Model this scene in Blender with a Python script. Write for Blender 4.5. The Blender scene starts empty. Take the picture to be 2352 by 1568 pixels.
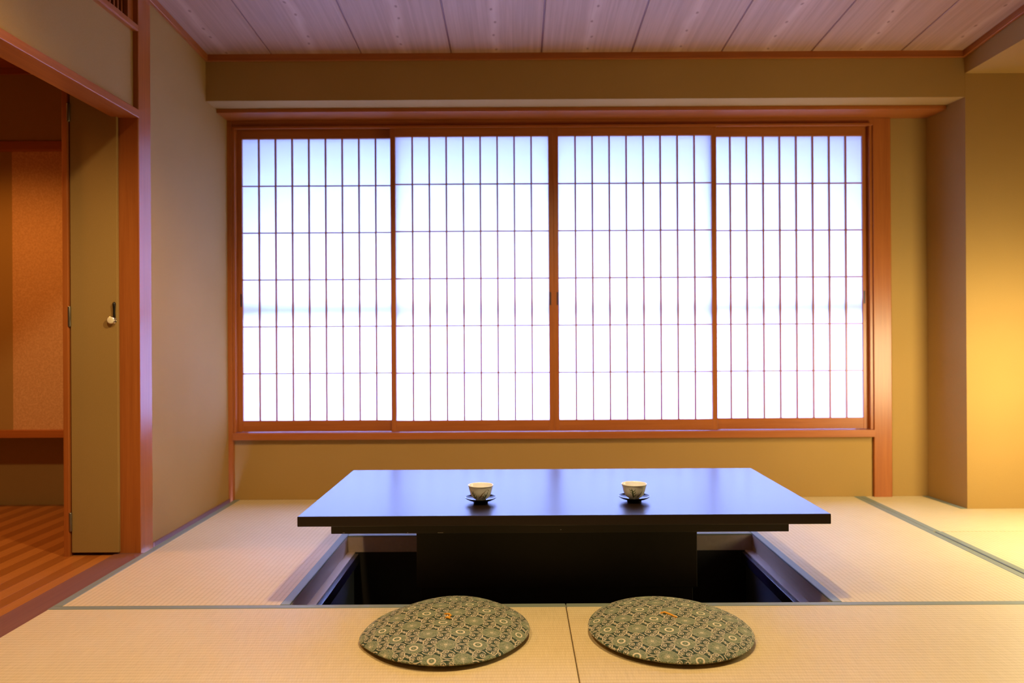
import bpy, bmesh, math, random
import numpy as np
from mathutils import Matrix, Vector

random.seed(4)
scene = bpy.context.scene
col = scene.collection
PI = math.pi

# ---------------------------------------------------------------- camera
EYE = 0.96
FOCAL_PX = 1800.0
cam_data = bpy.data.cameras.new('camera')
cam_data.sensor_fit = 'HORIZONTAL'
cam_data.sensor_width = 36.0
cam_data.lens = 36.0 * FOCAL_PX / 2352.0
cam_data.shift_x = -12.0 / 2352.0
cam_data.shift_y = -17.0 / 2352.0
cam_data.clip_start = 0.02
cam_data.dof.use_dof = True
cam_data.dof.focus_distance = 2.75
cam_data.dof.aperture_fstop = 2.4
cam = bpy.data.objects.new('camera', cam_data)
col.objects.link(cam)
cam.matrix_world = (Matrix.Translation((0, 0, EYE)) @ Matrix.Rotation(PI / 2, 4, 'X')
                    @ Matrix.Rotation(-0.0055, 4, 'Z'))
scene.camera = cam

# ---------------------------------------------------------------- exposure
vs = scene.view_settings
vs.view_transform = 'Standard'
vs.look = 'None'
vs.gamma = 1.0
vs.use_curve_mapping = False
vs.exposure = 0.0

# ---------------------------------------------------------------- sky
world = bpy.data.worlds.new('overcast_sky')
scene.world = world
world.use_nodes = True
bg = world.node_tree.nodes['Background']
bg.inputs[0].default_value = (0.285, 0.395, 1.0, 1)
bg.inputs[1].default_value = 40.0

# ---------------------------------------------------------------- lamps of the room (recessed, above the frame)
def spot(name, loc, watts, color, size_deg, blend=0.6, radius=0.06, aim=None):
    l = bpy.data.lights.new(name, 'SPOT')
    l.energy = watts
    l.color = color
    l.spot_size = math.radians(size_deg)
    l.spot_blend = blend
    l.shadow_soft_size = radius
    o = bpy.data.objects.new(name, l)
    col.objects.link(o)
    o.location = loc
    if aim:
        o.rotation_euler = (Vector(aim) - Vector(loc)).to_track_quat('-Z', 'Y').to_euler()
    return o

WARM = (1.0, 0.735, 0.36)
spot('room_downlight', (0.25, 1.90, 2.58), 198, WARM, 150, 0.35)
spot('room_downlight', (-0.95, 1.45, 2.60), 116, WARM, 150, 0.35)
spot('corridor_downlight', (-2.75, 3.35, 2.41), 75, (1.0, 0.42, 0.09), 128, 0.5)

# ---------------------------------------------------------------- materials
MATS = {}

def new_mat(name):
    m = bpy.data.materials.new(name)
    m.use_nodes = True
    nt = m.node_tree
    b = nt.nodes['Principled BSDF']
    MATS[name] = m
    return m, nt, b

class N:
    """small helper for wiring node graphs"""
    def __init__(s, nt):
        s.nt = nt
    def node(s, t, **kw):
        n = s.nt.nodes.new(t)
        for k, v in kw.items():
            setattr(n, k, v)
        return n
    def link(s, a, b):
        s.nt.links.new(a, b)
    def val(s, sock, v):
        if hasattr(v, 'is_output'):
            s.link(v, sock)
        else:
            sock.default_value = v
    def math(s, op, a, b=0.0, c=0.0):
        n = s.node('ShaderNodeMath', operation=op)
        s.val(n.inputs[0], a); s.val(n.inputs[1], b); s.val(n.inputs[2], c)
        return n.outputs[0]
    def coords(s, scale=(1, 1, 1), loc=(0, 0, 0), kind='Object'):
        tc = s.node('ShaderNodeTexCoord')
        mp = s.node('ShaderNodeMapping')
        mp.inputs['Scale'].default_value = scale
        mp.inputs['Location'].default_value = loc
        s.link(tc.outputs[kind], mp.inputs[0])
        return mp.outputs[0]
    def noise(s, vec, scale=5.0, detail=3.0, rough=0.5, dist=0.0):
        n = s.node('ShaderNodeTexNoise')
        s.link(vec, n.inputs['Vector'])
        n.inputs['Scale'].default_value = scale
        n.inputs['Detail'].default_value = detail
        n.inputs['Roughness'].default_value = rough
        n.inputs['Distortion'].default_value = dist
        return n.outputs['Fac']
    def ramp(s, fac, stops):
        n = s.node('ShaderNodeValToRGB')
        els = n.color_ramp.elements
        while len(els) < len(stops):
            els.new(0.5)
        for e, (p, c) in zip(els, stops):
            e.position = p
            e.color = (c[0], c[1], c[2], 1) if not isinstance(c, (int, float)) else (c, c, c, 1)
        s.val(n.inputs[0], fac)
        return n.outputs[0]
    def mix(s, fac, a, b, blend='MIX'):
        n = s.node('ShaderNodeMix', data_type='RGBA', blend_type=blend)
        s.val(n.inputs[0], fac)
        for sock, v in ((n.inputs[6], a), (n.inputs[7], b)):
            if hasattr(v, 'is_output'):
                s.link(v, sock)
            else:
                sock.default_value = (v[0], v[1], v[2], 1)
        return n.outputs[2]
    def bump(s, h, strength=0.3, dist=0.002):
        n = s.node('ShaderNodeBump')
        n.inputs['Strength'].default_value = strength
        n.inputs['Distance'].default_value = dist
        s.link(h, n.inputs['Height'])
        return n.outputs[0]

def plain(name, c, rough=0.5, metal=0.0, spec=0.5):
    m, nt, b = new_mat(name)
    b.inputs['Base Color'].default_value = (c[0], c[1], c[2], 1)
    b.inputs['Roughness'].default_value = rough
    b.inputs['Metallic'].default_value = metal
    b.inputs['Specular IOR Level'].default_value = spec
    return m

def wood(name, dark, light, axis='z', rough=0.38, fine=1.0, spec=0.5, contrast=1.0):
    m, nt, b = new_mat(name)
    g = N(nt)
    hi, lo = 38.0 * fine, 1.3 * fine
    sc = {'x': (lo, hi, hi), 'y': (hi, lo, hi), 'z': (hi, hi, lo)}[axis]
    v = g.coords(sc)
    n1 = g.noise(v, 1.0, 4.0, 0.6, 0.6)
    sc2 = tuple(q * 5 for q in sc)
    n2 = g.noise(g.coords(sc2), 1.0, 2.0, 0.5)
    f = g.math('ADD', g.math('MULTIPLY', n1, 0.7), g.math('MULTIPLY', n2, 0.3))
    c = g.ramp(f, [(0.5 - 0.22 / contrast, dark), (0.5 + 0.22 / contrast, light)])
    g.link(c, b.inputs['Base Color'])
    b.inputs['Roughness'].default_value = rough
    b.inputs['Specular IOR Level'].default_value = spec
    g.link(g.bump(n2, 0.08, 0.001), b.inputs['Normal'])
    return m

WOOD_D, WOOD_L = (0.30, 0.078, 0.013), (0.43, 0.130, 0.026)
wood('wood_upright', WOOD_D, WOOD_L, 'z', 0.34)
wood('wood_cross', WOOD_D, WOOD_L, 'x', 0.36)
wood('wood_deep', WOOD_D, WOOD_L, 'y', 0.36)
wood('wood_sill_dark', (0.17, 0.065, 0.05), (0.24, 0.10, 0.07), 'y', 0.45)
wood('wood_pit', (0.50, 0.37, 0.27), (0.60, 0.46, 0.34), 'y', 0.45)
wood('strip_light', (0.40, 0.135, 0.030), (0.50, 0.185, 0.045), 'y', 0.28)
wood('strip_dark', (0.28, 0.086, 0.017), (0.36, 0.118, 0.025), 'y', 0.28)

# plaster / wallpaper
def wallpaper(name, c, c2, rough=0.85):
    m, nt, b = new_mat(name)
    g = N(nt)
    v = g.coords()
    n1 = g.noise(v, 260.0, 2.0, 0.6)
    n2 = g.noise(v, 2.0, 2.0, 0.5)
    f = g.math('ADD', g.math('MULTIPLY', n1, 0.6), g.math('MULTIPLY', n2, 0.4))
    g.link(g.ramp(f, [(0.3, c), (0.7, c2)]), b.inputs['Base Color'])
    b.inputs['Roughness'].default_value = rough
    b.inputs['Specular IOR Level'].default_value = 0.25
    g.link(g.bump(n1, 0.25, 0.0008), b.inputs['Normal'])
    return m
wallpaper('wall_khaki', (0.35, 0.205, 0.058), (0.40, 0.236, 0.074))
wallpaper('door_khaki', (0.31, 0.19, 0.056), (0.36, 0.222, 0.072))

m, nt, b = new_mat('paper_ochre')       # embossed paper of the corridor recess
g = N(nt)
vo = g.node('ShaderNodeTexVoronoi'); g.link(g.coords(), vo.inputs['Vector']); vo.inputs['Scale'].default_value = 120
n1 = g.noise(g.coords(), 90.0, 4.0, 0.7, 1.5)
f = g.math('ADD', g.math('MULTIPLY', vo.outputs['Distance'], 0.5), g.math('MULTIPLY', n1, 0.6))
g.link(g.ramp(f, [(0.3, (0.52, 0.27, 0.11)), (0.75, (0.70, 0.40, 0.19))]), b.inputs['Base Color'])
b.inputs['Roughness'].default_value = 0.7
g.link(g.bump(f, 0.3, 0.001), b.inputs['Normal'])

# cedar ceiling boards: pale heartwood streak, a few knots
m, nt, b = new_mat('ceiling_cedar')
g = N(nt)
tc = g.node('ShaderNodeTexCoord')
oi = g.node('ShaderNodeObjectInfo')
rnd = oi.outputs['Random']
sx = g.node('ShaderNodeSeparateXYZ'); g.link(tc.outputs['Object'], sx.inputs[0])
cx = g.node('ShaderNodeCombineXYZ')
g.link(sx.outputs[0], cx.inputs[0])
g.link(g.math('ADD', sx.outputs[1], g.math('MULTIPLY', rnd, 37.0)), cx.inputs[1])
def stretched(scale):
    mp = g.node('ShaderNodeMapping'); mp.inputs['Scale'].default_value = scale
    g.link(cx.outputs[0], mp.inputs[0]); return mp.outputs[0]
wob = g.noise(stretched((0.0, 2.2, 0)), 1.0, 2.0, 0.5)
xs = g.math('ADD', sx.outputs[0], g.math('MULTIPLY', g.math('SUBTRACT', wob, 0.5), 0.12))
streak = g.math('SUBTRACT', 1.0, g.math('MINIMUM', g.math('MULTIPLY', g.math('ABSOLUTE', xs), 26.0), 1.0))
grain = g.noise(stretched((55, 1.1, 1)), 1.0, 4.0, 0.6, 0.5)
base = g.ramp(grain, [(0.32, (0.36, 0.205, 0.130)), (0.68, (0.46, 0.27, 0.18))])
base = g.mix(g.math('MULTIPLY', streak, 0.55), base, (0.60, 0.38, 0.27))
tt = g.math('ADD', g.math('MULTIPLY', sx.outputs[1], 1 / 0.16), g.math('MULTIPLY', rnd, 37.0))
cell = g.math('FLOOR', tt)
wn = g.node('ShaderNodeTexWhiteNoise', noise_dimensions='1D'); g.link(cell, wn.inputs['W'])
sc_ = g.node('ShaderNodeSeparateColor'); g.link(wn.outputs['Color'], sc_.inputs[0])
ky_ = g.math('ADD', g.math('SUBTRACT', g.math('SUBTRACT', tt, cell), 0.5), g.math('MULTIPLY', g.math('SUBTRACT', sc_.outputs[0], 0.5), 0.6))
kx_ = g.math('ADD', xs, g.math('MULTIPLY', g.math('SUBTRACT', sc_.outputs[1], 0.5), 0.03))
kd = g.math('ADD', g.math('POWER', g.math('ABSOLUTE', g.math('MULTIPLY', kx_, 1 / 0.0085)), 2.0), g.math('POWER', g.math('ABSOLUTE', g.math('MULTIPLY', ky_, 0.16 / 0.016)), 2.0))
knot = g.math('SUBTRACT', 1.0, g.math('MINIMUM', kd, 1.0))
base = g.mix(g.math('MULTIPLY', knot, 0.75), base, (0.16, 0.06, 0.035))
g.link(base, b.inputs['Base Color'])
b.inputs['Roughness'].default_value = 0.5
b.inputs['Specular IOR Level'].default_value = 0.35

# tatami weave: ribs along the cloth border, rushes across it
def tatami(name, rib_axis):
    m, nt, b = new_mat(name)
    g = N(nt)
    tc = g.node('ShaderNodeTexCoord')
    s = g.node('ShaderNodeSeparateXYZ'); g.link(tc.outputs['Object'], s.inputs[0])
    along, across = (s.outputs[0], s.outputs[1]) if rib_axis == 'x' else (s.outputs[1], s.outputs[0])
    # staggered rushes: every other rib shifts by half a rush
    ribf = g.math('MULTIPLY', across, 1 / 0.0195)
    rib = g.math('POWER', g.math('ABSOLUTE', g.math('SINE', g.math('MULTIPLY', ribf, PI))), 0.35)
    row = g.math('MODULO', g.math('FLOOR', g.math('ADD', ribf, 4000)), 2.0)
    rush = g.math('ABSOLUTE', g.math('SINE', g.math('ADD', g.math('MULTIPLY', along, PI / 0.0075), g.math('MULTIPLY', row, PI / 2))))
    rush = g.math('POWER', rush, 0.7)
    mp = (160, 12, 1) if rib_axis == 'x' else (12, 160, 1)
    tone = g.noise(g.coords(mp), 1.0, 3.0, 0.6)
    big = g.noise(g.coords((1.7, 1.7, 1)), 1.0, 2.0, 0.5)
    h = g.math('MULTIPLY', rib, g.math('ADD', 0.65, g.math('MULTIPLY', rush, 0.35)))
    f = g.math('ADD', g.math('MULTIPLY', h, 0.40), g.math('ADD', g.math('MULTIPLY', tone, 0.45), g.math('MULTIPLY', big, 0.22)))
    c = g.ramp(f, [(0.25, (0.46, 0.345, 0.18)), (0.58, (0.63, 0.49, 0.27)), (0.95, (0.76, 0.615, 0.375))])
    g.link(c, b.inputs['Base Color'])
    b.inputs['Roughness'].default_value = 0.55
    b.inputs['Specular IOR Level'].default_value = 0.35
    g.link(g.bump(h, 0.45, 0.0012), b.inputs['Normal'])
tatami('tatami_x', 'x')
tatami('tatami_y', 'y')

m, nt, b = new_mat('border_cloth')
g = N(nt)
wv = g.node('ShaderNodeTexWave', wave_type='BANDS', bands_direction='DIAGONAL')
g.link(g.coords(), wv.inputs['Vector']); wv.inputs['Scale'].default_value = 120
g.link(g.ramp(wv.outputs['Fac'], [(0.0, (0.17, 0.20, 0.155)), (1.0, (0.24, 0.265, 0.21))]), b.inputs['Base Color'])
b.inputs['Roughness'].default_value = 0.55

# washi paper: daylight comes through it
m, nt, b = new_mat('shoji_paper')
g = N(nt)
nt.nodes.remove(b)
out = nt.nodes['Material Output']
tr = g.node('ShaderNodeBsdfTranslucent'); tr.inputs[0].default_value = (0.74, 0.76, 0.78, 1)
df = g.node('ShaderNodeBsdfDiffuse'); df.inputs[0].default_value = (0.80, 0.78, 0.74, 1)
mx = g.node('ShaderNodeMixShader')
fib = g.noise(g.coords((60, 25, 60)), 1.0, 3.0, 0.6)
g.link(g.ramp(fib, [(0.3, 0.28), (0.7, 0.34)]), mx.inputs[0])
g.link(tr.outputs[0], mx.inputs[1]); g.link(df.outputs[0], mx.inputs[2])
g.link(mx.outputs[0], out.inputs[0])

m, nt, b = new_mat('lacquer')
g = N(nt)
b.inputs['Base Color'].default_value = (0.012, 0.0062, 0.004, 1)
b.inputs['Roughness'].default_value = 0.31
b.inputs['IOR'].default_value = 1.55
sp = g.noise(g.coords((900, 900, 900)), 1.0, 1.0)
g.link(g.bump(sp, 0.03, 0.0003), b.inputs['Normal'])
plain('lacquer_matt', (0.012, 0.008, 0.005), 0.5)
plain('pedestal_black', (0.006, 0.005, 0.0045), 0.6)
plain('saucer_black', (0.006, 0.006, 0.008), 0.12)
plain('pit_lip', (0.02, 0.018, 0.03), 0.22)
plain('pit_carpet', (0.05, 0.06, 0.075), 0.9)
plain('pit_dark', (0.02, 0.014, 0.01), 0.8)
plain('porcelain', (0.80, 0.79, 0.76), 0.18)
plain('porcelain_rim', (0.88, 0.86, 0.82), 0.15)
plain('ink_green', (0.035, 0.06, 0.028), 0.3)
plain('ink_green_pale', (0.17, 0.21, 0.10), 0.3)
plain('ink_brown', (0.22, 0.13, 0.05), 0.3)
plain('thread_gold', (0.75, 0.33, 0.02), 0.6)
plain('iron_dark', (0.018, 0.014, 0.012), 0.4, 0.6)
plain('chrome', (0.70, 0.66, 0.58), 0.18, 1.0)
plain('knob_ivory', (0.80, 0.72, 0.52), 0.3)
plain('hinge_steel', (0.22, 0.19, 0.15), 0.35, 0.9)
plain('pull_dark', (0.055, 0.025, 0.03), 0.4)
plain('exterior', (0.30, 0.30, 0.30), 0.9)
plain('exterior_dark', (0.13, 0.13, 0.12), 0.9)
plain('unseen_dark', (0.06, 0.035, 0.02), 0.6)  # for unseen room surfaces, kept dark so they bounce little light
plain('void_dark', (0.025, 0.015, 0.01), 0.9)
plain('scuff', (0.42, 0.40, 0.36), 0.8)

m, nt, b = new_mat('cushion_cloth')
g = N(nt)
at = g.node('ShaderNodeAttribute'); at.attribute_name = 'weave'
g.link(at.outputs['Color'], b.inputs['Base Color'])
b.inputs['Roughness'].default_value = 0.75
b.inputs['Sheen Weight'].default_value = 0.15
b.inputs['Specular IOR Level'].default_value = 0.3
cl = g.noise(g.coords((700, 700, 700)), 1.0, 1.0)
g.link(g.bump(cl, 0.15, 0.0005), b.inputs['Normal'])

# ---------------------------------------------------------------- mesh helpers
def add_box(bm, x0, x1, y0, y1, z0, z1, bevel=0.0, segs=2):
    vs_ = [bm.verts.new(p) for p in ((x0, y0, z0), (x1, y0, z0), (x1, y1, z0), (x0, y1, z0),
                                      (x0, y0, z1), (x1, y0, z1), (x1, y1, z1), (x0, y1, z1))]
    fs = [bm.faces.new([vs_[i] for i in q]) for q in
          ((3, 2, 1, 0), (4, 5, 6, 7), (0, 1, 5, 4), (1, 2, 6, 5), (2, 3, 7, 6), (3, 0, 4, 7))]
    if bevel > 0:
        es = list({e for f in fs for e in f.edges})
        bmesh.ops.bevel(bm, geom=es, offset=bevel, segments=segs, profile=0.5, affect='EDGES')

def obj(name, bm, mat, parent=None, loc=None, smooth=False):
    """link a bmesh as one object; vertices are in world space unless loc shifts the origin"""
    me = bpy.data.meshes.new(name)
    off = Vector(loc) if loc is not None else (parent.location.copy() if parent else Vector((0, 0, 0)))
    if parent is not None and loc is None:
        bmesh.ops.translate(bm, verts=bm.verts, vec=-off)
    elif loc is not None:
        bmesh.ops.translate(bm, verts=bm.verts, vec=-off)
    bmesh.ops.recalc_face_normals(bm, faces=bm.faces)
    bm.to_mesh(me); bm.free()
    me.materials.append(MATS[mat])
    if smooth:
        me.polygons.foreach_set('use_smooth', [True] * len(me.polygons))
    o = bpy.data.objects.new(name, me)
    col.objects.link(o)
    if parent is not None:
        o.parent = parent
        if loc is not None:
            o.location = off - parent.location
    elif loc is not None:
        o.location = off
    return o

def box(name, x0, x1, y0, y1, z0, z1, mat, parent=None, bevel=0.0, loc=None):
    bm = bmesh.new()
    add_box(bm, x0, x1, y0, y1, z0, z1, bevel)
    return obj(name, bm, mat, parent, loc)

def tag(o, label, cat=None, kind=None, group=None):
    o['label'] = label
    if cat: o['category'] = cat
    if kind: o['kind'] = kind
    if group: o['group'] = group
    return o

def thing(name, loc, label, cat, kind=None, group=None):
    o = bpy.data.objects.new(name, None)
    o.empty_display_size = 0.05
    col.objects.link(o)
    o.location = loc
    return tag(o, label, cat, kind, group)

def struct(o, label, cat):
    return tag(o, label, cat, 'structure')

def lathe(bm, prof, c=(0, 0, 0), segs=64, close=False):
    rings = []
    for r, z in prof:
        if r < 1e-6:
            rings.append([bm.verts.new((c[0], c[1], c[2] + z))])
        else:
            rings.append([bm.verts.new((c[0] + r * math.cos(2 * PI * k / segs), c[1] + r * math.sin(2 * PI * k / segs), c[2] + z)) for k in range(segs)])
    for a, bq in zip(rings[:-1], rings[1:]):
        for k in range(segs):
            k2 = (k + 1) % segs
            q = []
            if len(a) == 1 and len(bq) == 1:
                continue
            if len(a) == 1: q = [a[0], bq[k], bq[k2]]
            elif len(bq) == 1: q = [a[k], a[k2], bq[0]]
            else: q = [a[k], a[k2], bq[k2], bq[k]]
            bm.faces.new(q)

def tube(bm, pts, rad, segs=8):
    pts = [Vector(p) for p in pts]
    rads = rad if isinstance(rad, (list, tuple)) else [rad] * len(pts)
    rings = []
    for i, p in enumerate(pts):
        t = (pts[min(i + 1, len(pts) - 1)] - pts[max(i - 1, 0)]).normalized()
        u = t.cross(Vector((0, 0, 1)))
        if u.length < 1e-3: u = t.cross(Vector((0, 1, 0)))
        u.normalize(); w = t.cross(u)
        rings.append([bm.verts.new(p + (u * math.cos(2 * PI * k / segs) + w * math.sin(2 * PI * k / segs)) * rads[i]) for k in range(segs)])
    for a, bq in zip(rings[:-1], rings[1:]):
        for k in range(segs):
            bm.faces.new([a[k], a[(k + 1) % segs], bq[(k + 1) % segs], bq[k]])
    bm.faces.new(rings[0]); bm.faces.new(rings[-1][::-1])

# ================================================================ THE ROOM
XL = -1.682          # plane of the wall with the doorway
YW = 4.585           # wall under the window
YF = 4.250           # face of the beam casing above the window
XR = 2.435           # side of the chimney-breast like jog
YB = -1.2            # wall behind the viewer
XRR = 3.75           # far wall of the side bay
SL = 0.067           # fall of the ceiling towards the window
def ceil_z(y): return 2.478 + SL * (YF - y)

# ---- far wall: pieces around the window
fw = thing('wall_back', (0, YW, 0), 'khaki papered wall around and below the paper-screened window', 'wall', 'structure')
box('lower_panel', -1.657, 2.075, YW, YW + 0.16, -0.06, 0.352, 'wall_khaki', fw)
box('side_panel', 2.182, 2.62, YW, YW + 0.16, -0.06, 2.209, 'wall_khaki', fw)
box('upper_panel', -1.9, 2.62, YW + 0.03, YW + 0.16, 2.175, 2.75, 'wall_khaki', fw)

cas = thing('wall_beam_casing', (0, YF, 2.24), 'boxed beam casing running above the window under the ceiling', 'beam casing', 'structure')
box('casing_face', XL, XR, YF, YF + 0.02, 2.232, 2.66, 'wall_khaki', cas)
box('casing_underside', XL, XR, YF + 0.02, 4.66, 2.232, 2.252, 'wall_khaki', cas)

jog = thing('wall_right', (2.42, YF, 0), 'projecting khaki wall beside the window, brightly lit from the side bay', 'wall', 'structure')
bm = bmesh.new()
pts = [(2.400, YW + 0.0), (2.436, YF), (3.9, YF), (3.9, YW)]
lo = [bm.verts.new((x, y, -0.06)) for x, y in pts]; hi = [bm.verts.new((x, y, 2.7)) for x, y in pts]
for i in range(4):
    bm.faces.new([lo[i], lo[(i + 1) % 4], hi[(i + 1) % 4], hi[i]])
bm.faces.new(lo[::-1]); bm.faces.new(hi)
obj('wall_block', bm, 'wall_khaki', jog)

# ---- left wall
lw = thing('wall_left', (XL, 4.1, 0), 'khaki papered wall between the doorway post and the window', 'wall', 'structure')
box('wall_panel', XL - 0.10, XL, 3.60, YW + 0.1, -0.06, 2.75, 'wall_khaki', lw)
ow = thing('wall_over_doorway', (XL, 2.5, 1.96), 'khaki papered wall strip above the doorway lintel', 'wall', 'structure')
box('wall_panel', XL - 0.09, XL - 0.022, 1.2, 3.50, 1.96, 2.33, 'wall_khaki', ow)
box('wall_panel', XL - 0.09, XL - 0.022, 1.2, 3.50, 2.56, 3.0, 'wall_khaki', ow)
nw = thing('wall_left_front', (XL, 0.0, 0), 'khaki papered wall on the near side of the doorway', 'wall', 'structure')
box('wall_panel', XL - 0.10, XL, YB, 1.2, -0.06, 3.0, 'wall_khaki', nw)
struct(box('wall_behind', XL - 0.1, XRR + 0.1, YB - 0.1, YB, -0.1, 3.0, 'unseen_dark'), 'unseen wall behind the viewer, darkened to cut bounce light', 'wall')  # out of view; dark colour chosen to weaken bounce on the casing
struct(box('wall_bay', XRR, XRR + 0.1, YB - 0.1, YW + 0.1, -0.1, 2.6, 'wall_khaki'), 'khaki papered end wall of the side bay', 'wall')

# ---- lowered ceiling of the side bay
sof = thing('ceiling_bay', (XR, 2.0, 2.36), 'lowered khaki ceiling of the side bay at the upper corner', 'ceiling', 'structure')
box('soffit_board', XR, XRR + 0.1, YB - 0.1, YF, 2.360, 2.40, 'wall_khaki', sof)
box('soffit_side', XR, XR + 0.03, YB - 0.1, YF, 2.40, 3.0, 'wall_khaki', sof)

# ---- boarded ceiling
ce = thing('ceiling', (0, YF, 2.48), 'sloping ceiling of broad knotty cedar boards', 'ceiling', 'structure')
joints = [-1.806, -1.321, -0.836, -0.349, 0.138, 0.626, 1.111, 1.597, 2.085, 2.57]
ang = math.atan(SL)
L = (YF - YB + 0.2) / math.cos(ang)
wid = 0.4855
proto_me = None
for i in range(9):
    xm = (joints[i] + joints[i + 1]) / 2
    if proto_me is None:
        bm = bmesh.new()
        add_box(bm, -wid / 2 + 0.0035, wid / 2 - 0.0035, -L, 0.0, 0.0, 0.012, 0.002, 1)
        o = obj('ceiling_board', bm, 'ceiling_cedar', ce, loc=(0, 0, 0))
        proto_me = o.data
    else:
        o = bpy.data.objects.new('ceiling_board', proto_me); col.objects.link(o); o.parent = ce
    o.location = (xm, 0.0, 2.478 - 2.48)
    o.rotation_euler = (-ang, 0, 0)
    # groove lath behind the joint
    if i < 8:
        bm = bmesh.new(); add_box(bm, -0.012, 0.012, -L, 0.0, 0.004, 0.02)
        s_ = obj('joint_lath', bm, 'wood_sill_dark', ce, loc=(0, 0, 0))
        s_.location = (joints[i + 1], 0, -0.002); s_.rotation_euler = (-ang, 0, 0)
bm = bmesh.new(); add_box(bm, -2.0, 2.8, -L, 0.1, 0.03, 0.06)
s_ = obj('backing_board', bm, 'void_dark', ce, loc=(0, 0, 0)); s_.location = (0, 0, 0); s_.rotation_euler = (-ang, 0, 0)

# cornices
struct(box('trim_1', XL, XR, YF - 0.018, YF, 2.444, 2.482, 'wood_cross', None, 0.002), 'reddish wooden cornice between the boarded ceiling and the beam casing', 'cornice')
def sloped(name, x0, x1, dz0, dz1, label):
    bm = bmesh.new(); add_box(bm, x0, x1, -L, 0.0, dz0, dz1, 0.002, 1)
    o = obj(name, bm, 'wood_deep', None, loc=(0, 0, 0)); o.location = (0, YF, 2.478); o.rotation_euler = (-ang, 0, 0)
    return struct(o, label, 'cornice')
sloped('trim_2', XL, XL + 0.018, -0.034, 0.002, 'reddish cornice along the ceiling above the doorway wall')
sloped('trim_3', XR - 0.018, XR, -0.034, 0.002, 'reddish cornice along the ceiling beside the lowered bay ceiling')

# ---- doorway post, lintel, rail, sill
struct(box('trim_4', XL - 0.096, XL + 0.002, 3.488, 3.604, -0.02, 2.70, 'wood_upright', None, 0.003), 'tall orange wooden post at the doorway edge, bluish where it faces the window', 'post')
struct(box('trim_5', XL - 0.112, XL + 0.005, 1.2, 3.490, 1.931, 1.967, 'wood_deep', None, 0.003), 'wooden lintel beam across the top of the doorway', 'lintel')
struct(box('trim_6', XL - 0.06, XL + 0.004, 1.2, 3.490, 2.315, 2.345, 'wood_deep', None, 0.006), 'narrow wooden rail below the slatted transom', 'rail')
struct(box('trim_7', XL - 0.108, XL + 0.022, 1.2, 3.490, -0.05, -0.004, 'wood_sill_dark', None, 0.002), 'dark purplish wooden sill between tatami and corridor floorboards', 'sill')
struct(box('baseboard_left', XL, XL + 0.008, 3.606, YW, -0.02, 0.012, 'wood_sill_dark'), 'thin dark wooden strip at the foot of the doorway wall', 'baseboard')

ra = thing('transom_grille', (XL - 0.03, 3.0, 2.345), 'slatted wooden transom grille above the doorway, in the upper corner', 'grille', 'thing')
box('frame_stile', XL - 0.06, XL - 0.02, 3.440, 3.488, 2.345, 2.56, 'wood_upright', ra)
box('top_rail', XL - 0.06, XL - 0.016, 2.55, 3.488, 2.535, 2.56, 'wood_deep', ra)
box('darkness_panel', XL - 0.088, XL - 0.07, 1.2, 3.49, 2.33, 2.57, 'void_dark', ra)  # dark sheet standing in for the unlit space behind the slats
sl_me = None
for i in range(26):
    y = 3.425 - i * 0.033
    if sl_me is None:
        o = box('slat', XL - 0.050, XL - 0.038, y - 0.0045, y + 0.0045, 2.345, 2.536, 'wood_upright', ra, 0, loc=(XL - 0.044, y, 2.44)); sl_me = o.data
    else:
        o = bpy.data.objects.new('slat', sl_me); col.objects.link(o); o.parent = ra
        o.location = Vector((XL - 0.044, y, 2.44)) - ra.location

# ================================================================ WINDOW
win = thing('window_1', (0.2, 4.57, 0.39), 'wide wooden window surround holding four paper screens', 'window', 'structure')
box('window_sill', -1.657, 2.078, 4.545, 4.70, 0.352, 0.393, 'wood_cross', win, 0.002)
box('header_rail', -1.657, 2.078, 4.562, 4.70, 2.166, 2.210, 'wood_cross', win, 0.002)
box('track_lip', -1.64, 2.06, 4.545, 4.562, 2.160, 2.172, 'wood_cross', win, 0.001)
box('window_jamb', -1.657, -1.640, 4.562, 4.70, 0.393, 2.168, 'wood_upright', win, 0.002)
box('window_jamb', 2.060, 2.078, 4.575, 4.70, 0.393, 2.168, 'wood_upright', win, 0.002)
struct(box('trim_8', XL - 0.002, -1.657, 4.555, YW + 0.03, -0.02, 2.210, 'wood_upright', None, 0.002), 'slim vertical wooden corner strip where window wall meets doorway wall', 'corner strip')
struct(box('trim_9', 2.078, 2.182, 4.566, YW + 0.05, -0.02, 2.209, 'wood_upright', None, 0.003), 'broad orange wooden post standing right beside the window', 'post')
struct(box('trim_10', XL + 0.001, 2.415, 4.395, YW + 0.02, 2.2095, 2.2315, 'wood_cross', None, 0.002), 'reddish wooden shelf-like head plate over the window', 'head plate')

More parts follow.
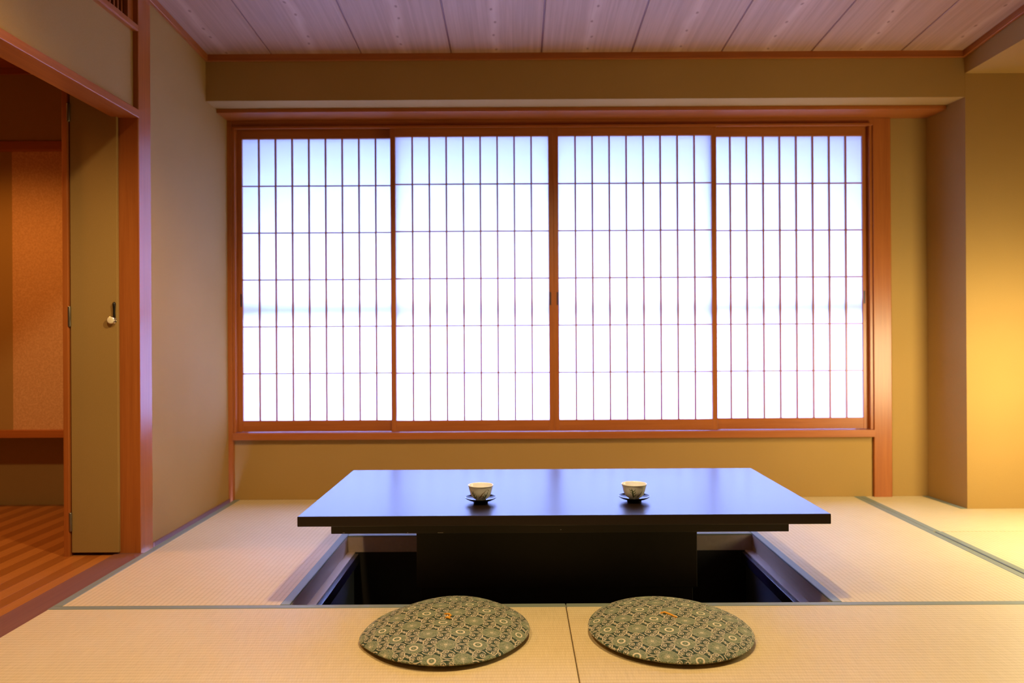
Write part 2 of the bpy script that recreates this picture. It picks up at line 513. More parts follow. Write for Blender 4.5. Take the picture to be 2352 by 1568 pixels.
def shoji(name, x0, x1, y, label, pull_side, z0=0.3945, z1=2.1655):
    """sliding paper screen; y = front face"""
    t = thing(name, ((x0 + x1) / 2, y, z0), label, 'sliding screen', 'thing', 'paper sliding screens of the window')
    d = 0.026
    ps = 0.460 - z0
    box('stile', x0, x0 + 0.029, y, y + d, z0, z1, 'wood_upright', t, 0.0015)
    st2 = box('stile', x1 - 0.029, x1, y, y + d, z0, z1, 'wood_upright', t, 0.0015)
    box('bottom_rail', x0 + 0.029, x1 - 0.029, y, y + d, z0, z0 + ps, 'wood_cross', t, 0.0015)
    box('top_rail', x0 + 0.029, x1 - 0.029, y, y + d, z1 - 0.0535, z1, 'wood_cross', t, 0.0015)
    xa, xb, za, zb = x0 + 0.029, x1 - 0.029, z0 + ps, z1 - 0.0535
    cw, rh = (xb - xa) / 9, (zb - za) / 6
    vm = hm = pm = None
    for i in range(1, 9):
        x = xa + i * cw
        if vm is None:
            o = box('upright_muntin', x - 0.0045, x + 0.0045, y + 0.001, y + 0.015, za, zb, 'wood_upright', t, 0, loc=(x, y, za)); vm = o.data
        else:
            o = bpy.data.objects.new('upright_muntin', vm); col.objects.link(o); o.parent = t
            o.location = Vector((x, y, za)) - t.location
    for j in range(1, 6):
        z = za + j * rh
        if hm is None:
            o = box('cross_muntin', xa, xb, y + 0.005, y + 0.015, z - 0.0035, z + 0.0035, 'wood_cross', t, 0, loc=(xa, y, z)); hm = o.data
        else:
            o = bpy.data.objects.new('cross_muntin', hm); col.objects.link(o); o.parent = t
            o.location = Vector((xa, y, z)) - t.location
    for i in range(9):
        for j in range(6):
            x, z = xa + i * cw, za + j * rh
            if pm is None:
                bm = bmesh.new()
                q = [bm.verts.new(p) for p in ((x, y + 0.0155, z), (x + cw, y + 0.0155, z), (x + cw, y + 0.0155, z + rh), (x, y + 0.0155, z + rh))]
                bm.faces.new(q)
                o = obj('paper_pane', bm, 'shoji_paper', t, loc=(x, y, z)); pm = o.data
            else:
                o = bpy.data.objects.new('paper_pane', pm); col.objects.link(o); o.parent = t
                o.location = Vector((x, y, z)) - t.location
    xs = x1 - 0.026 if pull_side > 0 else x0 + 0.016
    if pull_side:
        box('finger_pull', xs, xs + 0.010, y - 0.0012, y + 0.004, 1.128, 1.204, 'pull_dark', t, 0.001)
    return t

YFRONT, YREAR = 4.566, 4.600
shoji('shoji_screen', -1.640, -0.700, YREAR, 'paper sliding screen nearest the doorway wall, set behind its neighbour', -1)
shoji('shoji_screen', -0.735, 0.215, YFRONT, 'front paper sliding screen second from the doorway wall, meeting its twin at the centre', 1)
shoji('shoji_screen', 0.2150, 1.166, YFRONT, 'front paper sliding screen at the centre, on the side of the broad orange post', -1)
shoji('shoji_screen', 1.130, 2.060, YREAR, 'paper sliding screen beside the broad orange post, set behind its neighbour', 1)

# unseen outside: sash rail, plus reveal, eave and ground added to shade the paper
ext = thing('wall_exterior', (0.2, 4.8, 0), 'unseen outer reveal around the window, added to shade the paper', 'wall', 'structure')
box('reveal_side', -2.2, -1.70, 4.70, 4.95, -0.3, 2.9, 'exterior', ext)
box('reveal_side', 2.13, 2.75, 4.70, 4.95, -0.3, 2.9, 'exterior', ext)
box('reveal_sill', -1.70, 2.13, 4.70, 4.95, -0.3, 0.36, 'exterior', ext)
box('reveal_head', -1.70, 2.13, 4.70, 4.95, 2.17, 2.9, 'exterior', ext)
box('outer_sash_rail', -1.70, 2.13, 4.76, 4.79, 1.11, 1.17, 'exterior', ext)
struct(box('added_ground', -40, 40, 4.95, 80, -0.40, -0.30, 'exterior_dark'), 'unseen dark ground outside the window, added to block low sky light', 'ground')  # added plane that hides the sky below the horizon from the paper
struct(box('added_eave', -2.6, 3.1, 4.95, 6.7, 2.09, 2.19, 'exterior_dark'), 'unseen low eave outside the window, added to shade the upper paper', 'eave')  # added blocker, set below the window head to dim the top panes

# ================================================================ FLOOR
struct(box('floor', XL - 0.1, XRR + 0.1, YB - 0.1, 1.868, -0.10, 0.0, 'unseen_dark'), 'unseen near floor of the room, darkened to cut bounce light', 'floor')  # out of view; dark colour keeps lamp light from bouncing upwards
sub = thing('floor_base', (0, 3, -0.06), 'timber subfloor under the tatami mats', 'floor', 'structure')
box('floor_slab', XL + 0.02, -0.83, 1.868, 4.7, -0.10, -0.056, 'void_dark', sub)
box('floor_slab', 1.13, 3.85, 1.868, 4.7, -0.10, -0.056, 'void_dark', sub)
box('floor_slab', -0.83, 1.13, 1.868, 2.780, -0.10, -0.056, 'void_dark', sub)
box('floor_slab', -0.83, 1.13, 3.76, 4.7, -0.10, -0.056, 'void_dark', sub)

def mat_(x0, x1, y0, y1, borders, rib, label):
    """tatami mat; borders: list of sides carrying a cloth border"""
    g_ = 0.0012
    x0 += g_; x1 -= g_; y0 += g_; y1 -= g_
    t = thing('tatami_mat', ((x0 + x1) / 2, (y0 + y1) / 2, 0), label, 'tatami mat', 'thing', 'tatami mats around the sunken pit')
    bw = 0.034
    bm = bmesh.new()
    add_box(bm, x0, x1, y0, y1, -0.055, 0.0, 0.004, 2)
    obj('woven_body', bm, 'tatami_' + rib, t)
    for s in borders:
        a = {'l': (x0 - 0.0004, x0 + bw, y0, y1), 'r': (x1 - bw, x1 + 0.0004, y0, y1),
             'f': (x0, x1, y0 - 0.0004, y0 + bw), 'b': (x0, x1, y1 - bw, y1 + 0.0004)}[s]
        bm = bmesh.new(); add_box(bm, a[0], a[1], a[2], a[3], -0.056, 0.0016, 0.003, 2)
        obj('cloth_border', bm, 'border_cloth', t)
    return t

mat_(-1.660, -0.816, 2.790, 4.585, 'lr', 'y', 'tatami mat alongside the doorway wall, between wooden sill and pit')
mat_(1.118, 1.996, 2.790, 4.585, 'lr', 'y', 'tatami mat along the other side of the pit, in front of the broad orange post')
mat_(-0.816, 1.118, 3.745, 4.585, 'f', 'x', 'tatami mat between the pit and the window wall, mostly behind the table')
mat_(-1.660, 0.167, 1.870, 2.790, 'fb', 'x', 'near tatami mat under the wavy-edged cushion')
mat_(0.167, 1.996, 1.870, 2.790, 'fb', 'x', 'near tatami mat under the smooth oval cushion')
lm = thing('tatami_mat', (2.4, 4.1, 0), 'tatami mat filling the corner by the projecting wall, cut around it', 'tatami mat', 'thing', 'tatami mats around the sunken pit')
bm = bmesh.new()
pts = [(1.9972, 3.7712), (3.75, 3.7712), (3.75, 4.2488), (2.4345, 4.2488), (2.3985, 4.5838), (1.9972, 4.5838)]
lo = [bm.verts.new((x, y, -0.055)) for x, y in pts]; hi = [bm.verts.new((x, y, 0.0)) for x, y in pts]
for i in range(6):
    bm.faces.new([lo[i], lo[(i + 1) % 6], hi[(i + 1) % 6], hi[i]])
bm.faces.new(lo[::-1]); bm.faces.new(hi)
obj('woven_body', bm, 'tatami_y', lm)
bm = bmesh.new(); add_box(bm, 1.9968, 2.0312, 3.7712, 4.5838, -0.056, 0.0016, 0.003); obj('cloth_border', bm, 'border_cloth', lm)
bm = bmesh.new()
pts = [(2.4005, 4.2488), (2.4345, 4.2488), (2.3985, 4.5838), (2.3645, 4.5838)]
lo = [bm.verts.new((x, y, -0.01)) for x, y in pts]; hi = [bm.verts.new((x, y, 0.0016)) for x, y in pts]
for i in range(4):
    bm.faces.new([lo[i], lo[(i + 1) % 4], hi[(i + 1) % 4], hi[i]])
bm.faces.new(lo[::-1]); bm.faces.new(hi)
obj('cloth_border', bm, 'border_cloth', lm)
mat_(2.0035, 3.75, 1.870, 3.770, 'l', 'y', 'lamp-lit tatami mat at the edge of the side bay')

# ================================================================ SUNKEN PIT
PX0, PX1, PY0, PY1 = -0.816, 1.118, 2.790, 3.745
pit = thing('floor_pit', (0.15, 3.27, 0), 'sunken leg pit under the table lined with pale wood', 'leg pit', 'structure')
zb = -0.077
box('lining_board', PX0 - 0.02, PX0, PY0, PY1, zb, -0.006, 'wood_pit', pit)
box('lining_board', PX1, PX1 + 0.02, PY0, PY1, zb, -0.006, 'wood_pit', pit)
box('lining_board', PX0 - 0.02, PX1 + 0.02, PY1, PY1 + 0.02, zb, -0.006, 'wood_pit', pit)
box('lining_board', PX0 - 0.02, PX1 + 0.02, PY0 - 0.02, PY0, zb, -0.006, 'wood_pit', pit)
box('ledge_board', PX0 - 0.02, PX0 + 0.036, PY0, PY1, zb - 0.02, zb, 'wood_pit', pit, 0.0015)
box('ledge_board', PX1 - 0.036, PX1 + 0.02, PY0, PY1, zb - 0.02, zb, 'wood_pit', pit, 0.0015)
box('edge_strip', PX0 + 0.036, PX0 + 0.056, PY0, PY1, zb - 0.05, zb - 0.004, 'pit_lip', pit, 0.002)
box('edge_strip', PX1 - 0.056, PX1 - 0.036, PY0, PY1, zb - 0.05, zb - 0.004, 'pit_lip', pit, 0.002)
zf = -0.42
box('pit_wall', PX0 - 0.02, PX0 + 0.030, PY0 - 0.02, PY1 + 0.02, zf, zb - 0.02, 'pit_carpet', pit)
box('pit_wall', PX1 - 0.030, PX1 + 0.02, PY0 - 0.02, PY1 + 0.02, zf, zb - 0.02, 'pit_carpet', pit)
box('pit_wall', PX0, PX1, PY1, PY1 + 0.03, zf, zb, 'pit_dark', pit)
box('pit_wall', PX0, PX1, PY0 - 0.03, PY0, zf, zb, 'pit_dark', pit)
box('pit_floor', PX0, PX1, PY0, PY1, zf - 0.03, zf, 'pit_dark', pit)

# ================================================================ TABLE
TZ = 0.33
tb = thing('low_table', (0.159, 3.18, zf), 'long black lacquered low table reflecting the bright window', 'table')
box('table_top', -0.768, 1.087, 2.722, 3.655, TZ - 0.0355, TZ, 'lacquer', tb, 0.0022)
box('apron', -0.674, 0.974, 2.82, 3.56, 0.2445, TZ - 0.0355, 'lacquer_matt', tb, 0.002)
box('pedestal', -0.390, 0.684, 3.00, 3.40, -0.012, 0.2445, 'pedestal_black', tb, 0.002)
box('pedestal_base', -0.375, 0.669, 3.01, 3.39, zf, -0.012, 'pedestal_black', tb, 0.002)
bm = bmesh.new()                         # small scuffs on the apron edge
for x, w_, z in ((-0.655, 0.006, 0.286), (-0.640, 0.004, 0.281), (-0.632, 0.008, 0.2475), (-0.40, 0.004, 0.2470), (0.148, 0.002, 0.28), (0.151, 0.004, 0.255), (-0.29, 0.02, 0.2465)):
    add_box(bm, x, x + w_, 2.8196, 2.821, z, z + 0.0016)
obj('scuff_marks', bm, 'scuff', tb)

# ================================================================ CUPS AND SAUCERS
CUP_OUT = [(0.0, 0.0035), (0.0150, 0.0035), (0.0160, 0.0), (0.0185, 0.0), (0.0200, 0.0030), (0.0265, 0.0065), (0.0325, 0.0120), (0.0368, 0.0190), (0.0400, 0.0280),
           (0.0425, 0.0380), (0.0447, 0.0470), (0.0472, 0.0545)]
CUP_RIM = [(0.0462, 0.0520), (0.0478, 0.0545), (0.0482, 0.0560), (0.0474, 0.0570), (0.0460, 0.0565), (0.0446, 0.0535)]
CUP_IN = [(0.0448, 0.0540), (0.0420, 0.0450), (0.0395, 0.0350), (0.0355, 0.0230), (0.0290, 0.0140), (0.0180, 0.0085), (0.0, 0.0075)]
SAUCER = [(0.0, 0.001), (0.0225, 0.001), (0.0235, 0.0), (0.0268, 0.0), (0.0275, 0.004), (0.034, 0.0070), (0.045, 0.0108), (0.0545, 0.0155), (0.0590, 0.0195),
          (0.0596, 0.0206), (0.0590, 0.0212), (0.0575, 0.0200), (0.050, 0.0152), (0.040, 0.0120), (0.030, 0.0104), (0.0, 0.0100)]

def cup_r(z):
    for (r0, z0), (r1, z1) in zip(CUP_OUT[3:-1], CUP_OUT[4:]):
        if z0 <= z <= z1:
            return r0 + (r1 - r0) * (z - z0) / (z1 - z0)
    return CUP_OUT[-1][0]

def stroke(bm, loc, pts, w0, w1):
    """painted brush stroke hugging the cup wall; pts = (sideways metres, height) seen from the front"""
    n = len(pts); L_ = []; R_ = []
    fine = []
    for (a, b_) in zip(pts[:-1], pts[1:]):
        for k in range(4):
            t = k / 4; fine.append((a[0] + (b_[0] - a[0]) * t, a[1] + (b_[1] - a[1]) * t))
    fine.append(pts[-1])
    m_ = len(fine)
    for i, (s, z) in enumerate(fine):
        a = fine[max(i - 1, 0)]; c = fine[min(i + 1, m_ - 1)]
        d = Vector((c[0] - a[0], c[1] - a[1])); d.normalize()
        nrm = Vector((-d.y, d.x))
        t = i / (m_ - 1)
        w = 1.7 * (w0 + (w1 - w0) * t) * (0.25 + 0.75 * min(1.0, 5 * t, 5 * (1 - t)))
        for lst, sg in ((L_, 1), (R_, -1)):
            ss, zz = s + nrm.x * w * sg, z + nrm.y * w * sg
            zz = min(max(zz, 0.006), 0.0535)
            r = cup_r(zz) + 0.00022
            th = max(-1.5, min(1.5, ss / 0.038))
            lst.append(bm.verts.new((loc[0] + r * math.sin(th), loc[1] - r * math.cos(th), loc[2] + zz)))
    for i in range(m_ - 1):
        bm.faces.new([L_[i], L_[i + 1], R_[i + 1], R_[i]])

def saucer(loc, label):
    bm = bmesh.new(); lathe(bm, SAUCER, loc, 96)
    o = obj('saucer', bm, 'saucer_black', None, loc, smooth=True)
    return tag(o, label, 'saucer', None, 'lacquer saucers on the table')

def cup(loc, label, strokes):
    t = thing('tea_cup', loc, label, 'cup', None, 'tea cups on the table')
    bm = bmesh.new(); lathe(bm, CUP_OUT, loc, 96); obj('cup_body', bm, 'porcelain', t, smooth=True)
    bm = bmesh.new(); lathe(bm, CUP_IN, loc, 96); obj('cup_inside', bm, 'porcelain', t, smooth=True)
    bm = bmesh.new(); lathe(bm, CUP_RIM, loc, 96); obj('rim', bm, 'porcelain_rim', t, smooth=True)
    for nm, mat, lst in strokes:
        for p, w0, w1 in lst:
            bm = bmesh.new(); stroke(bm, loc, p, w0, w1)
            obj(nm, bm, mat, t)
    return t

c1 = (-0.140, 2.936, TZ); c2 = (0.436, 2.944, TZ)
saucer(c1, 'black lacquer saucer under the cup painted with two green sprigs')
saucer(c2, 'black lacquer saucer under the cup painted with one upright green sprig')
d = 0.0102
cup((c1[0], c1[1], TZ + d), 'small cream tea cup painted with two green sprigs and a brown twig', [
    ('painted_stem', 'ink_green', [([(-0.034, 0.041), (-0.030, 0.030), (-0.025, 0.018), (-0.019, 0.008)], 0.0008, 0.0017),
                                   ([(0.028, 0.037), (0.025, 0.026), (0.020, 0.013), (0.016, 0.007)], 0.0006, 0.0014)]),
    ('painted_leaf', 'ink_green_pale', [([(-0.028, 0.026), (-0.025, 0.033), (-0.024, 0.041)], 0.0010, 0.0004),
                                          ([(-0.025, 0.019), (-0.021, 0.026), (-0.019, 0.033)], 0.0011, 0.0004),
                                          ([(-0.021, 0.010), (-0.016, 0.017), (-0.015, 0.025)], 0.0012, 0.0004),
                                          ([(0.022, 0.018), (0.018, 0.025), (0.016, 0.032)], 0.0010, 0.0004),
                                          ([(0.018, 0.010), (0.013, 0.016), (0.010, 0.023)], 0.0011, 0.0004),
                                          ([(0.014, 0.007), (0.009, 0.010), (0.006, 0.013)], 0.0011, 0.0004)]),
    ('painted_twig', 'ink_brown', [([(-0.007, 0.009), (-0.001, 0.017), (0.004, 0.022), (0.006, 0.028), (0.014, 0.035), (0.022, 0.046)], 0.0010, 0.0005),
                                   ([(0.0035, 0.0205), (0.0035, 0.0235)], 0.0016, 0.0012),
                                   ([(0.024, 0.046), (0.034, 0.036)], 0.0004, 0.0005)])])
cup((c2[0], c2[1], TZ + d), 'small cream tea cup painted with one upright green sprig', [
    ('painted_stem', 'ink_green', [([(-0.014, 0.046), (-0.011, 0.034), (-0.010, 0.022), (-0.0085, 0.009)], 0.0007, 0.0018)]),
    ('painted_leaf', 'ink_green_pale', [([(-0.012, 0.036), (-0.017, 0.038), (-0.022, 0.042)], 0.0012, 0.0004),
                                          ([(-0.010, 0.027), (-0.016, 0.030), (-0.021, 0.034)], 0.0010, 0.0004),
                                          ([(-0.011, 0.032), (-0.005, 0.036), (-0.001, 0.043)], 0.0012, 0.0004),
                                          ([(-0.010, 0.024), (-0.003, 0.028), (0.001, 0.036)], 0.0012, 0.0004),
                                          ([(-0.009, 0.013), (-0.002, 0.018), (0.002, 0.026)], 0.0012, 0.0004)]),
    ('painted_twig', 'ink_brown', [([(0.006, 0.008), (0.013, 0.017), (0.020, 0.024), (0.024, 0.036)], 0.0014, 0.0005)])])

# ================================================================ PAPER LANTERN of the side bay (just beyond the frame)
lamp_paper, nt, b = new_mat('lantern_paper')
b.inputs['Base Color'].default_value = (0.8, 0.7, 0.5, 1)
b.inputs['Emission Color'].default_value = (1.0, 0.90, 0.50, 1)
b.inputs['Emission Strength'].default_value = 41.0
AX, AY = 2.62, 3.40
an = thing('floor_lantern', (AX, AY, 0), 'square paper floor lantern standing in the side bay', 'lantern')
box('base_board', AX - 0.13, AX + 0.13, AY - 0.13, AY + 0.13, 0.004, 0.04, 'lacquer_matt', an, 0.003)
for sx_ in (-1, 1):
    for sy_ in (-1, 1):
        box('post', AX + sx_ * 0.115 - 0.008, AX + sx_ * 0.115 + 0.008, AY + sy_ * 0.115 - 0.008, AY + sy_ * 0.115 + 0.008, 0.04, 1.06, 'lacquer_matt', an)
box('top_board', AX - 0.125, AX + 0.125, AY - 0.125, AY + 0.125, 1.06, 1.075, 'lacquer_matt', an, 0.002)
box('paper_shade', AX - 0.105, AX + 0.105, AY - 0.105, AY + 0.105, 0.44, 1.04, 'lantern_paper', an)

# ================================================================ CUSHIONS
def pattern(px, py):
    """woven chrysanthemum-and-scroll brocade, returns rgb arrays"""
    ground = np.array((0.020, 0.046, 0.026)); cream = np.array((0.66, 0.56, 0.41)); mid = np.array((0.125, 0.165, 0.10))
    leafc = np.array((0.17, 0.195, 0.115))
    A = np.array((0.060, -0.073)); B = np.array((0.037, 0.088))
    M = np.linalg.inv(np.array([A, B]).T)
    u = M[0, 0] * px + M[0, 1] * py; v = M[1, 0] * px + M[1, 1] * py
    n = px.shape[0]
    c = np.tile(ground, (n, 1))
    def sm(e0, e1, x):
        t = np.clip((x - e0) / (e1 - e0), 0, 1); return t * t * (3 - 2 * t)
    def paint(mask, colr):
        c[:] = c * (1 - mask[:, None]) + colr * mask[:, None]
    iu, iv = np.floor(u), np.floor(v)
    # scrolls and leaves at the two triangle centres of each cell (neighbour cells too)
    scroll = np.zeros(n); leaf = np.zeros(n); vein = np.zeros(n)
    spirals = [(-0.013, 0.004, 0.0105, 1, 0.3), (0.009, 0.009, 0.0100, -1, 2.0), (0.003, -0.013, 0.0105, 1, 4.0), (0.022, -0.006, 0.0065, -1, 5.2)]
    for du in (-1, 0, 1):
        for dv in (-1, 0, 1):
            for k, (fu, fv) in enumerate(((2 / 3, 1 / 3), (1 / 3, 2 / 3))):
                gu, gv = iu + du + fu, iv + dv + fv
                cx_ = gu * A[0] + gv * B[0]; cy_ = gu * A[1] + gv * B[1]
                dx, dy = px - cx_, py - cy_
                flip = 1 - 2 * k
                near = (dx * dx + dy * dy) < 0.045 ** 2
                if not near.any(): continue
                X, Y = dx[near] * flip, dy[near] * flip
                # lobed leaf reaching out to one side
                lx, ly = X - 0.018, Y - 0.024
                lr = np.hypot(lx, ly); lt = np.arctan2(ly, lx)
                edge = 0.0105 * (0.78 + 0.30 * np.cos(5 * lt + 1.0))
                lm = 1 - sm(-0.0008, 0.0008, lr - edge)
                leaf[near] = np.maximum(leaf[near], lm)
                vein[near] = np.maximum(vein[near], (1 - sm(0.0003, 0.0012, np.abs(lr - edge))))
                s = scroll[near]
                for (ox, oy, R, sg, ph) in spirals:
                    qx, qy = X - ox, Y - oy
                    rr = np.hypot(qx, qy); tt = sg * np.arctan2(qy, qx) + ph
                    pitch = 0.0058
                    w = (rr / pitch - tt / (2 * PI)); w = np.abs(w - np.round(w)) * pitch
                    lw = 0.0008 + 0.0005 * np.clip(rr / R, 0, 1)
                    lm = (1 - sm(lw - 0.0004, lw + 0.0005, w)) * (1 - sm(R - 0.0006, R + 0.0004, rr))
                    lm = np.maximum(lm, 1 - sm(0.0012, 0.0020, rr))
                    # tail arc
                    s = np.maximum(s, lm)
                rr = np.hypot(X + 0.004, Y - 0.002); th = np.arctan2(Y, X)
                arc = (1 - sm(0.0009, 0.0018, np.abs(rr - 0.0215))) * (np.cos(3 * th + 0.6) > -0.2)
                scroll[near] = np.maximum(s, arc)
    paint(scroll, cream)
    paint(leaf * 0.95, leafc); paint(vein * 0.85, cream)
    # flowers
    for du in (0, 1):
        for dv in (0, 1):
            gu, gv = iu + du, iv + dv
            cx_ = gu * A[0] + gv * B[0]; cy_ = gu * A[1] + gv * B[1]
            dx, dy = px - cx_, py - cy_
            r = np.hypot(dx, dy); th = np.arctan2(dy, dx)
            ringt = (np.mod(gv, 2) == 0)
            R = 0.0315
            edge = R - 0.0012 * (1 - np.abs(np.cos(17 * th)))
            disc = 1 - sm(-0.0006, 0.0008, r - edge)
            if not (disc > 0).any(): continue
            paint(disc, mid)
            pet = np.abs(np.sin(17 * th))
            r0 = np.where(ringt, 0.0155, 0.006)
            line = (1 - sm(0.10, 0.34, pet)) * sm(0, 0.003, r - r0)
            paint(disc * line * 0.85, cream)
            rim = 1 - sm(0.0003, 0.0011, np.abs(r - edge))
            paint(rim * (disc > 0.2) * 0.6, cream)
            ring = np.where(ringt, 1 - sm(0.0022, 0.0032, np.abs(r - 0.0120)), 1 - sm(0.0006, 0.0014, np.abs(r - 0.0035)))
            paint(ring * disc, cream)
            core = np.where(ringt, 1 - sm(0.0016, 0.0026, r), 0) * 0.5
            paint(core, cream)
            haze = np.where(ringt, 0, np.clip(1 - r / 0.018, 0, 1)) * 0.35
            paint(haze, cream)
    return c

def cushion(loc, rx, ry, label, outline, height, rot, shift, rings=200, segs=1000):
    t = thing('floor_cushion', loc, label, 'cushion', None, 'round brocade floor cushions')
    th = np.linspace(0, 2 * PI, segs, endpoint=False)
    ro = outline(th)
    V = []; P = []
    # top, from centre out to the seam
    rho = np.linspace(0, 1, rings + 1)[1:]
    rho = 1 - (1 - rho) ** 1.25
    seam = 0.017
    verts = [np.array([[0, 0, height(np.zeros(1), np.zeros(1))[0]]])]
    for q in rho:
        x = q * ro * np.cos(th) * rx; y = q * ro * np.sin(th) * ry
        dome = (1 - q ** 2.4) ** 0.62
        hgt = height(np.full(segs, q), th)
        z = seam_z(th, label) * q ** 6 + seam + (hgt - seam) * dome
        verts.append(np.stack([x, y, z], 1))
    low = [0.985, 0.95, 0.88, 0.75, 0.5, 0.2]
    for q in low:
        x = q * ro * np.cos(th) * rx; y = q * ro * np.sin(th) * ry
        z = np.maximum(0.0008, (seam + seam_z(th, label)) * (1 - (1 - q ** 3) ** 0.5) ** 1.0 * 0.98)
        verts.append(np.stack([x, y, z], 1))
    verts.append(np.array([[0, 0, 0.0008]]))
    co = np.concatenate(verts)
    nr = rings + len(low)
    k = np.arange(segs); k2 = (k + 1) % segs
    quads = []
    for i in range(nr - 1):
        a = 1 + i * segs; b_ = a + segs
        quads.append(np.stack([a + k, b_ + k, b_ + k2, a + k2], 1))
    quads = np.concatenate(quads)
    tri_top = np.stack([np.zeros(segs, int), 1 + k, 1 + k2], 1)
    a = 1 + (nr - 1) * segs
    tri_bot = np.stack([a + k, np.full(segs, len(co) - 1), a + k2], 1)
    me = bpy.data.meshes.new('cover')
    nl = quads.size + tri_top.size + tri_bot.size
    me.vertices.add(len(co)); me.vertices.foreach_set('co', co.astype(np.float32).ravel())
    me.loops.add(nl)
    me.loops.foreach_set('vertex_index', np.concatenate([quads.ravel(), tri_top.ravel(), tri_bot.ravel()]).astype(np.int32))
    npoly = len(quads) + 2 * segs
    me.polygons.add(npoly)
    tot = np.concatenate([np.full(len(quads), 4), np.full(2 * segs, 3)])
    start = np.concatenate([[0], np.cumsum(tot)[:-1]])
    me.polygons.foreach_set('loop_start', start.astype(np.int32))
    me.polygons.foreach_set('use_smooth', np.ones(npoly, bool))
    me.update(calc_edges=True)
    # brocade follows the cloth: stretch the radius a little where the cover curls over
    rr = np.hypot(co[:, 0], co[:, 1]); sc_ = 1 + 0.10 * (rr / 0.26) ** 4
    x, y = co[:, 0] * sc_, co[:, 1] * sc_
    cr, sr = math.cos(rot), math.sin(rot)
    rgb = pattern(cr * x - sr * y + shift[0], sr * x + cr * y + shift[1])
    att = me.color_attributes.new('weave', 'FLOAT_COLOR', 'POINT')
    att.data.foreach_set('color', np.concatenate([rgb, np.ones((len(rgb), 1))], 1).astype(np.float32).ravel())
    me.materials.append(MATS['cushion_cloth'])
    o = bpy.data.objects.new('cover', me); col.objects.link(o); o.parent = t
    return t

def gb(th, deg, wid_, amp):
    dd = np.angle(np.exp(1j * (th - math.radians(deg))))
    return amp * np.exp(-(dd / math.radians(wid_)) ** 2)

def seam_z(th, label):
    if 'wavy' in label:
        return gb(th, 84, 42, 0.022) + 0.003 * np.sin(3 * th + 0.5) + gb(th, 190, 20, -0.004)
    return gb(th, 95, 60, 0.019) + 0.002 * np.sin(2 * th + 0.4)

def h1(q, th):
    return 0.056 + 0.008 * q ** 2 * np.sin(3 * th + 0.2) * (1 - q) * 3 + 0.008 * np.clip(np.sin(th), 0, 1) * q - 0.004 * np.exp(-(q / 0.10) ** 2)
def h2(q, th):
    return 0.054 + 0.006 * np.clip(np.sin(th + 0.3), 0, 1) * q - 0.004 * np.exp(-(q / 0.10) ** 2)

k1 = cushion((-0.228, 2.492, 0.001), 0.262, 0.262, 'round green brocade floor cushion with a wavy rear edge and curled gold thread',
             lambda th: 1 + gb(th, 192, 16, 0.050) + gb(th, 132, 24, -0.050) + gb(th, 82, 26, 0.030) + gb(th, 20, 22, 0.012) + gb(th, 325, 24, -0.035) + gb(th, 265, 30, 0.012), h1, 0.0, (0.010, 0.030))
k2 = cushion((0.478, 2.492, 0.001), 0.252, 0.262, 'smooth oval green brocade floor cushion with a straight gold thread',
             lambda th: 1 + 0.030 * np.cos(2 * th + 0.75) + 0.006 * np.cos(3 * th), h2, 0.35, (0.045, 0.02))
def tuft(parent, pts, z):
    bm = bmesh.new()
    lx, ly = parent.location.x, parent.location.y
    for strand in pts:
        tube(bm, [(lx + p[0], ly + p[1], z + p[2]) for p in strand], [0.0030, 0.0034, 0.0032, 0.0026][:len(strand)] if len(strand) <= 4 else 0.003, 8)
    obj('gold_thread', bm, 'thread_gold', parent, smooth=True)
tuft(k1, [[(-0.012, 0.040, 0.057), (0.004, 0.036, 0.059), (0.010, 0.022, 0.059), (0.000, 0.008, 0.056)],
          [(-0.006, 0.014, 0.056), (0.004, 0.010, 0.057), (0.010, 0.004, 0.055)]], 0.0)
tuft(k2, [[(-0.020, 0.040, 0.056), (-0.006, 0.044, 0.058), (0.010, 0.026, 0.057), (0.026, 0.004, 0.055)]], 0.0)

# ================================================================ DOORWAY: narrow door, corridor and recess
dr = thing('door_1', (-1.88, 3.47, 0), 'narrow khaki cupboard door with a small knob inside the doorway', 'door', 'structure')
box('door_panel', -1.975, -1.768, 3.466, 3.484, 0.004, 2.20, 'door_khaki', dr, 0.002)
for z0, z1 in ((1.908, 1.991), (1.003, 1.094), (0.099, 0.183)):
    bm = bmesh.new(); lathe(bm, [(0, z0), (0.006, z0), (0.007, z0 + 0.004), (0.007, z1 - 0.004), (0.006, z1), (0, z1)], (-1.977, 3.460, 0), 16)
    obj('hinge', bm, 'hinge_steel', dr, smooth=True)
kx, ky, kz = -1.797 + 0.0, 3.466, 1.031
kx = -1.7885
bm = bmesh.new(); lathe(bm, [(0, 0), (0.0185, 0), (0.0185, 0.003), (0.010, 0.005), (0.010, 0.010), (0.0165, 0.012), (0.0185, 0.016), (0.0165, 0.0205), (0.0155, 0.021)], (0, 0, 0), 40)
bmesh.ops.rotate(bm, verts=bm.verts, cent=(0, 0, 0), matrix=Matrix.Rotation(PI / 2, 3, 'X'))
bmesh.ops.translate(bm, verts=bm.verts, vec=(kx, ky, kz))
kn_ = obj('door_knob', bm, 'chrome', dr, smooth=True)
bm = bmesh.new(); lathe(bm, [(0, 0.0225), (0.012, 0.0222), (0.0157, 0.0205), (0.0157, 0.018), (0, 0.018)], (0, 0, 0), 40)
bmesh.ops.rotate(bm, verts=bm.verts, cent=(0, 0, 0), matrix=Matrix.Rotation(PI / 2, 3, 'X'))
bmesh.ops.translate(bm, verts=bm.verts, vec=(kx, ky, kz))
o = obj('knob_face', bm, 'knob_ivory', None, smooth=True)
o.parent = kn_; o.location = Vector((0, 0, 0))
o.location = -dr.location
kn_['label'] = 'chrome knob with an ivory face'
bm = bmesh.new()                          # dark latch plate hanging above the knob
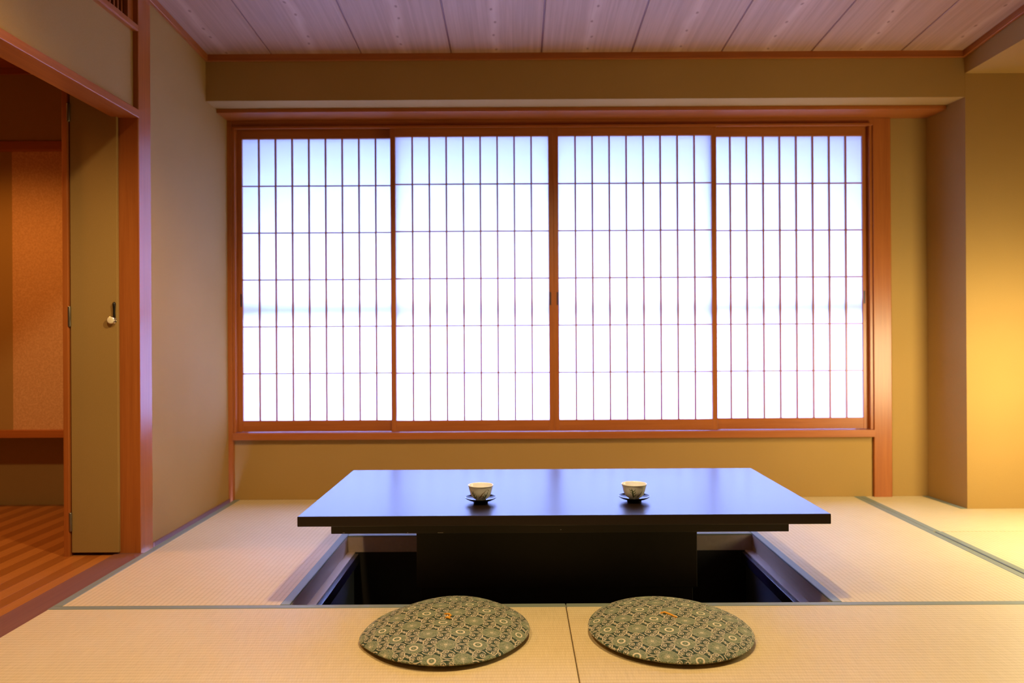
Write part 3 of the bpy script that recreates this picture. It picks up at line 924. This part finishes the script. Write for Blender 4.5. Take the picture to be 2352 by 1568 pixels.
tube(bm, [(kx + 0.009, ky - 0.005, kz + 0.010), (kx + 0.0095, ky - 0.006, kz + 0.026), (kx + 0.0095, ky - 0.006, kz + 0.040), (kx + 0.010, ky - 0.007, kz + 0.060), (kx + 0.010, ky - 0.007, kz + 0.070), (kx + 0.010, ky - 0.007, kz + 0.077), (kx + 0.010, ky - 0.007, kz + 0.0805)],
     [0.0055, 0.0055, 0.0050, 0.0062, 0.0070, 0.0058, 0.0028], 14)
la = obj('latch', bm, 'iron_dark', dr, smooth=True)

struct(box('trim_11', -2.004, -1.980, 3.455, 3.52, -0.012, 2.42, 'wood_upright', None, 0.002), 'slim reddish door jamb carrying the hinges of the narrow door', 'jamb')
cb = thing('wall_cupboard', (-1.9, 3.9, 0), 'khaki cupboard walls behind the narrow door', 'wall', 'structure')
box('side_wall', -2.02, -2.00, 3.52, 4.60, -0.02, 2.43, 'wall_khaki', cb)
box('rear_wall', -2.02, -1.78, 3.56, 3.58, -0.02, 2.43, 'wall_khaki', cb)

fc = thing('floor_corridor', (-2.5, 3.0, -0.01), 'striped corridor floor of light and dark wooden strips beyond the sill', 'floor', 'structure')
sm_ = {}
nst = 26
for i in range(nst):
    x = XL - 0.108 - 0.0305 - i * 0.061
    key = 'strip_light' if i % 2 == 0 else 'strip_dark'
    if key not in sm_:
        o = box('floor_strip', x - 0.0301, x + 0.0301, 1.2, 4.60, -0.03, -0.010, key, fc, 0.0006, loc=(x, 1.2, -0.01)); sm_[key] = o.data
    else:
        o = bpy.data.objects.new('floor_strip', sm_[key]); col.objects.link(o); o.parent = fc
        o.location = Vector((x, 1.2, -0.01)) - fc.location
box('under_slab', -3.5, -1.78, 1.2, 4.6, -0.06, -0.031, 'void_dark', fc)

rec = thing('wall_corridor', (-2.6, 4.3, 0), 'corridor end wall with an ochre papered recess', 'wall', 'structure')
box('upper_wall', -3.5, -2.02, 4.30, 4.33, 2.03, 2.44, 'wall_khaki', rec)
box('recess_panel', -2.790, -2.02, 4.335, 4.36, 0.44, 2.03, 'paper_ochre', rec)
box('recess_panel', -3.5, -2.790, 4.335, 4.36, 0.44, 2.03, 'wall_khaki', rec)
box('recess_base', -3.5, -2.02, 4.33, 4.60, 0.405, 0.43, 'void_dark', rec)
box('lower_wall', -3.5, -2.02, 4.53, 4.56, -0.02, 0.42, 'wall_khaki', rec)
struct(box('trim_12', -3.5, -2.02, 4.290, 4.345, 1.983, 2.031, 'wood_cross', None, 0.002), 'reddish rail across the top of the ochre corridor recess', 'rail')
struct(box('trim_13', -3.5, -2.02, 4.290, 4.345, 0.406, 0.447, 'wood_cross', None, 0.002), 'reddish rail across the foot of the ochre corridor recess', 'rail')
struct(box('trim_14', -3.5, -2.02, 4.285, 4.30, 2.396, 2.431, 'wood_cross', None, 0.002), 'reddish cornice under the corridor ceiling', 'cornice')
struct(box('ceiling_corridor', -3.5, XL - 0.09, 1.2, 4.6, 2.431, 2.46, 'wood_cross'), 'dark wooden corridor ceiling', 'ceiling')
struct(box('wall_corridor_side', -3.52, -3.45, 1.2, 4.6, -0.06, 2.46, 'wall_khaki'), 'khaki side wall of the corridor', 'wall')
struct(box('wall_corridor_near', -3.5, XL - 0.09, 1.15, 1.2, -0.06, 3.0, 'wall_khaki'), 'khaki near wall of the corridor', 'wall')
